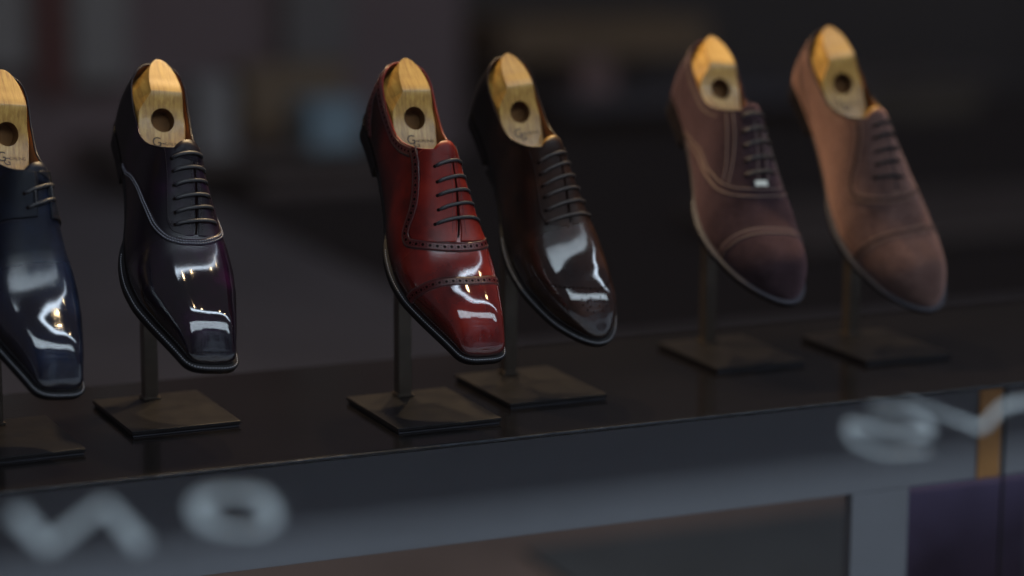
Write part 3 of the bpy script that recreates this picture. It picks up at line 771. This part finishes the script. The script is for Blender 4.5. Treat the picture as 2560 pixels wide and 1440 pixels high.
boxes('leg', [rel((1.251, -0.2222, -0.62), (1.318, -0.208, -0.1313))], M_apron, t, 0.001)
boxes('edge_glint', [rel((0.685, -0.3243, -0.0074), (0.766, -0.3239, -0.0063))], M_post, t, 0.0001)  # warm glint on the trim, put in as a thin bronze strip
boxes('edge_trim', [rel((-0.6, -0.3238, -0.0080), (3.2, -0.3222, -0.0062))], M_steel, t, 0.0003)
boxes('warm_reflection_strip', [rel((1.398, -0.2246, -0.1305), (1.425, -0.2222, -0.0108))], M_warm_refl, t, 0.0005)  # warm reflection in the apron, built as a coloured strip
boxes('joint_strip', [rel((1.4292, -0.2250, -0.40), (1.4310, -0.2222, -0.0108))], M_bronze, t, 0.0004)

# ------------------------------------------------------------------ the shop window and its lettering
M_glass = bpy.data.materials.new('clear_window_glass'); M_glass.use_nodes = True
gn = M_glass.node_tree; gn.nodes.clear(); go = gn.nodes.new('ShaderNodeOutputMaterial'); gt = gn.nodes.new('ShaderNodeBsdfTransparent')
gt.inputs['Color'].default_value = (0.965, 0.975, 0.975, 1); gn.links.new(gt.outputs[0], go.inputs['Surface'])
M_vinyl = plain('pale_grey_vinyl', (0.52, 0.58, 0.59), 0.6, 0.3, var=0.06, scale=40)
PY = -0.98
win = empty('shop_window', 'clear shop window pane with large pale grey letters along its bottom', 'window', Matrix.Translation((1.0, PY, -0.62)))
b = MB(); b.box((-3.0, 0.0, 0.0), (3.0, 0.008, 2.4)); b.build('glass_pane', M_glass, win, smooth=False, scale=1)
LETTERS = ([(-0.7433, 0.7864, 0.0074), (-0.7271, 0.7653, 0.0057), (-0.6955, 0.7858, 0.0044), (-0.6757, 0.7595, 0.0085)],
           [(-0.6089, 0.78, 0.0063), (-0.6279, 0.7844, 0.0025), (-0.6464, 0.7811, 0.008), (-0.6428, 0.7704, 0.0076), (-0.6278, 0.7628, 0.0029), (-0.6092, 0.7606, 0.0032), (-0.6008, 0.7673, 0.0082), (-0.6089, 0.78, 0.0072)],
           [(-0.1768, 0.7605, 0.0031), (-0.2083, 0.7617, 0.0033), (-0.2331, 0.7729, 0.0043), (-0.2372, 0.7858, 0.0068), (-0.2234, 0.7804, 0.0056), (-0.2031, 0.7759, 0.0041), (-0.1826, 0.7721, 0.0061), (-0.1728, 0.7708, 0.0082), (-0.1782, 0.78, 0.0061), (-0.1949, 0.7887, 0.003), (-0.2195, 0.7926, 0.0025)],
           [(-0.1945, 0.7938, 0.0023), (-0.1678, 0.7841, 0.0031), (-0.1375, 0.7709, 0.0062), (-0.1222, 0.7843, 0.0073), (-0.0935, 0.7857, 0.0044)])
for pts in LETTERS[:2] + tuple([(x, z, w_*0.72) for x, z, w_ in q] for q in LETTERS[2:]):                             # each letter one brushed stroke: (x, z, width) on the pane
    p = np.array(pts); d = np.r_[0, np.cumsum(np.linalg.norm(np.diff(p[:, :2], axis=0), axis=1))]
    n = 48; u = np.linspace(0, d[-1], n); q = np.stack([np.interp(u, d, p[:, k]) for k in range(3)], 1)
    for _ in range(3): q[1:-1] = (q[:-2] + 2*q[1:-1] + q[2:])/4
    T = np.gradient(q[:, :2], axis=0); T /= np.linalg.norm(T, axis=1, keepdims=True); S_ = np.stack([-T[:, 1], T[:, 0]], 1)*q[:, 2:]/2
    G = np.stack([np.stack([q[:, 0] + s*S_[:, 0], np.full(n, y), q[:, 1] + s*S_[:, 1]], 1) for s, y in ((-1, -0.0004), (1, -0.0004), (1, -0.001), (-1, -0.001))], 1)
    b = MB(); b.grid(G, 0, closed=True); b.build('letter', M_vinyl, win, smooth=False, scale=1)

# ------------------------------------------------------------------ houses across the street, mirrored in the polished toes
M_facade = plain('grey_facade_render', (0.30, 0.31, 0.34), 0.8, 0.2, var=0.15, scale=0.6)
M_facade2 = plain('dark_brick_facade', (0.20, 0.19, 0.21), 0.8, 0.2, var=0.2, scale=0.8)
M_glazing = plain('dark_window_glazing', (0.02, 0.022, 0.03), 0.2, 0.5, var=0.2, scale=1)
for k, (x0, x1, hgt, nx, nz, mt, lb) in enumerate(((-13, 4.6, 9.0, 9, 4, M_facade2, 'dark brick house with four rows of windows, mirrored at the left of the toe caps'),
        (4.7, 9.6, 9.9, 4, 4, M_facade, 'tall grey house, the highest one mirrored in the toe caps'),
        (9.7, 16.5, 9.3, 6, 4, M_facade2, 'long brick house mirrored beside the tall grey one'),
        (16.6, 27.0, 8.6, 7, 4, M_facade, 'low grey house mirrored at the right of the toe caps'))):
    hs = empty('house', lb, 'house', Matrix.Translation(((x0 + x1)/2, -14, -2.2)), 'houses across the street')
    hw = (x1 - x0)/2
    boxes('facade', [((-hw, -0.8, 0), (hw, 0.8, hgt + 2.2))], mt, hs, 0.02)
    boxes('cornice', [((-hw - 0.02, 0.802, hgt + 1.9), (hw - 0.05, 1.02, hgt + 2.19))], mt, hs, 0.02)
    for i in range(nx):
        for j in range(nz):
            xc = -hw + (i + 0.5)*2*hw/nx; zc = 2.9 + (j + 0.35)*(hgt - 0.9)/nz
            boxes('window', [((xc - 0.42, 0.801, zc), (xc + 0.42, 0.83, zc + 1.35))], M_glazing, hs, 0.01)

# ------------------------------------------------------------------ the shop behind, far out of focus
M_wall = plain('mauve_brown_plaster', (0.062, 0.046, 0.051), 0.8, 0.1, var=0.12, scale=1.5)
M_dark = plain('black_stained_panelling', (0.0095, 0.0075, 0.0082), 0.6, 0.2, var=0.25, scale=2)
M_floor = plain('grey_brown_stone_floor', (0.060, 0.053, 0.060), 0.6, 0.2, var=0.2, scale=3)
b = MB(); b.box((-6, -0.8, -0.66), (14, 12, -0.62)); tag(b.build('floor', M_floor, None, smooth=False, scale=1), kind='structure')
b = MB(); b.box((-16, -13.2, -1.0), (30, -1.5, -0.95)); tag(b.build('added_pavement', plain('grey_bounce_pavement', (0.40, 0.41, 0.44), 0.7, 0.3, var=0.15, scale=1), None, smooth=False, scale=1), kind='structure')  # unseen pavement added to bounce light up at the apron
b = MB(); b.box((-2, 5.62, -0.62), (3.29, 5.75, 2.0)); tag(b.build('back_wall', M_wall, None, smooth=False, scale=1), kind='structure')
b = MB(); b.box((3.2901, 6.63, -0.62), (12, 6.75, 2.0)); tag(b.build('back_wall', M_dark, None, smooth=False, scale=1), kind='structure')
def thing(name, label, cat, parts, bevel=0.006, group=None):
    """parts: (part name, material, [boxes in world metres]); the first box's foot centre is the thing's base"""
    far = lambda p: tuple(CAM + (np.array(p) - CAM)*1.45)
    fix = lambda q: (q[0], q[1], max(q[2], -0.6199))
    if bevel > 0.004: parts = [(pn, mt, [(fix(far(a)), far(c)) for a, c in bs_]) for pn, mt, bs_ in parts]
    bx = [q for _, _, bs_ in parts for q in bs_]; lo = np.min([q[0] for q in bx], 0); hi = np.max([q[1] for q in bx], 0)
    o = ((lo[0] + hi[0])/2, (lo[1] + hi[1])/2, lo[2]); e = empty(name, label, cat, Matrix.Translation(o), group)
    for pn, mt, bs_ in parts: boxes(pn, [(tuple(np.subtract(a, o)), tuple(np.subtract(c, o))) for a, c in bs_], mt, e, bevel)
    return e
P_grey = plain('pale_grey_reflection', (0.085, 0.08, 0.082), 0.7, 0.2, var=0.1, scale=3)
P_red = plain('dark_red_reflection', (0.045, 0.012, 0.012), 0.7, 0.2, var=0.1, scale=3)
P_blue = plain('pale_blue_reflection', (0.10, 0.145, 0.185), 0.7, 0.2, var=0.08, scale=8)
P_smudge = plain('mid_grey_reflection', (0.10, 0.098, 0.105), 0.7, 0.2, var=0.08, scale=8)
P_tan = plain('tan_reflection', (0.075, 0.052, 0.034), 0.7, 0.2, var=0.1, scale=8)
P_oak = plain('brown_oak', (0.055, 0.031, 0.014), 0.6, 0.3, var=0.3, scale=5)
P_shelf = plain('dark_walnut', (0.026, 0.019, 0.019), 0.6, 0.3, var=0.2, scale=5)
P_rose = plain('dusty_rose_felt', (0.09, 0.055, 0.055), 0.8, 0.1, var=0.1, scale=8)
P_mat = plain('dark_blue_carpet', (0.026, 0.034, 0.048), 0.9, 0.1, var=0.15, scale=6)
P_violet = plain('deep_violet_reflection', (0.052, 0.047, 0.098), 0.8, 0.1, var=0.55, scale=9)
thing('reflection_panel', 'pale grey street reflection built as a panel in the top left corner', 'panel', [('board', P_grey, [((0.8, 3.14, -0.01), (1.195, 3.19, 1.2))])], group='street reflections built as panels')  # blurred street reflections in the pane, built as solid panels
thing('reflection_panel', 'pale grey street reflection built as a panel right of the dark red one', 'panel', [('board', P_grey, [((1.30, 3.14, -0.05), (1.425, 3.19, 1.2))])], group='street reflections built as panels')
thing('reflection_panel', 'dark red street reflection built as a panel between two pale grey ones', 'panel', [('board', P_red, [((1.225, 3.13, -0.07), (1.275, 3.18, 1.2))])], group='street reflections built as panels')
thing('reflection_panel', 'grey street reflection built as a panel above the pale blue reflection', 'panel', [('board', plain('faint_grey_reflection', (0.05, 0.046, 0.049), 0.7, 0.2, var=0.1, scale=3), [((1.80, 3.14, -0.02), (1.96, 3.19, 1.2))])], group='street reflections built as panels')
thing('wall_shelf', 'dark walnut wall shelf under the reflections built as boxes', 'shelf', [('board', P_shelf, [((1.30, 2.72, -0.205), (2.0, 3.18, -0.178))])])
thing('wall_shelf', 'lower walnut ledge under the pale blue reflection', 'shelf', [('board', plain('reddish_walnut', (0.042, 0.030, 0.031), 0.6, 0.3, var=0.15, scale=5), [((1.60, 2.74, -0.36), (1.90, 3.18, -0.235))])])
thing('box', 'pale blue street reflection built as a box beside the burgundy shoe', 'box', [('carton', P_blue, [((1.735, 2.78, -0.177), (1.850, 2.92, -0.098))]), ('lid', P_blue, [((1.732, 2.777, -0.0975), (1.853, 2.923, -0.074))])])  # these three stand for reflections in the pane, built as boxes indoors
thing('box', 'grey street reflection built as a box beside the plum shoe', 'box', [('carton', P_smudge, [((1.475, 2.78, -0.177), (1.560, 2.92, -0.04))]), ('lid', P_smudge, [((1.472, 2.777, -0.0395), (1.563, 2.923, -0.014))])])
thing('box', 'tan street reflection built as a flat box above the pale blue one', 'box', [('carton', P_tan, [((1.66, 3.0, -0.177), (1.90, 3.12, -0.045))]), ('lid', P_tan, [((1.655, 2.996, -0.0445), (1.905, 3.124, -0.015))])])
thing('shelf_board', 'brown oak shelf at the top behind the dark brown shoe', 'shelf', [('board', P_oak, [((2.52, 3.5, -0.075), (3.12, 3.85, 0.02))])])
thing('hat_box', 'blurred dusty rose box below the oak shelf', 'box', [('carton', P_rose, [((2.68, 3.38, -0.155), (2.775, 3.48, -0.09))]), ('lid', P_rose, [((2.677, 3.377, -0.0895), (2.778, 3.483, -0.07))])])
thing('side_shelf', 'dark shelf carrying the dusty rose box', 'shelf', [('board', plain('slate_shelf', (0.022, 0.02, 0.026), 0.6, 0.2), [((2.6, 3.3, -0.19), (3.5, 3.85, -0.156))])])
thing('cabinet', 'dull brown cabinet in the dark at the right', 'cabinet', [('carcass', plain('dull_brown_oak', (0.028, 0.021, 0.016), 0.7, 0.2, var=0.4, scale=3), [((3.50, 3.4, -0.62), (3.93, 3.85, -0.17))]), ('top', P_shelf, [((3.47, 3.37, -0.1699), (3.96, 3.86, -0.15))])])
thing('counter', 'dark slate counter behind the tan suede shoe', 'counter', [('carcass', plain('slate_counter', (0.010, 0.009, 0.012), 0.6, 0.2), [((2.25, 1.55, -0.62), (4.2, 1.95, -0.235))]), ('top', P_shelf, [((2.22, 1.52, -0.2349), (4.2, 1.98, -0.215))])])
thing('carpet', 'dark blue carpet on the floor under the table', 'carpet', [('pile', P_mat, [((1.52, 0.3, -0.6199), (2.3, 1.17, -0.611))])], 0.003)
thing('violet_reflection', 'deep violet reflection built as a panel under the table right of its leg', 'panel', [('board', P_violet, [((1.69, 0.45, -0.619), (1.97, 0.48, -0.352))])], 0.003)  # blurred violet reflection put in as a solid upright panel
thing('carpet', 'black sheet added on the floor to darken the right half of the shop', 'carpet', [('pile', plain('black_floor_sheet', (0.012, 0.0098, 0.011), 0.95, 0.05), [((2.15, 2.6, -0.6199), (9.0, 6.6, -0.612))])], 0.003)  # dark sheet added for the darkness of the shop's right side

# ------------------------------------------------------------------ thin volume added to imitate the milky veil of the window glass
M_veil = bpy.data.materials.new('veil_volume'); M_veil.use_nodes = True; hn = M_veil.node_tree; hn.nodes.clear()
ho = hn.nodes.new('ShaderNodeOutputMaterial'); hv = hn.nodes.new('ShaderNodeVolumePrincipled')
hv.inputs['Color'].default_value = (0.95, 0.86, 0.95, 1); hv.inputs['Density'].default_value = 0.0016
hn.links.new(hv.outputs[0], ho.inputs['Volume'])
b = MB(); b.box((-20, -16.5, -3.2), (34, 14, 18)); tag(b.build('veil_volume', M_veil, None, smooth=False, scale=1), kind='stuff')
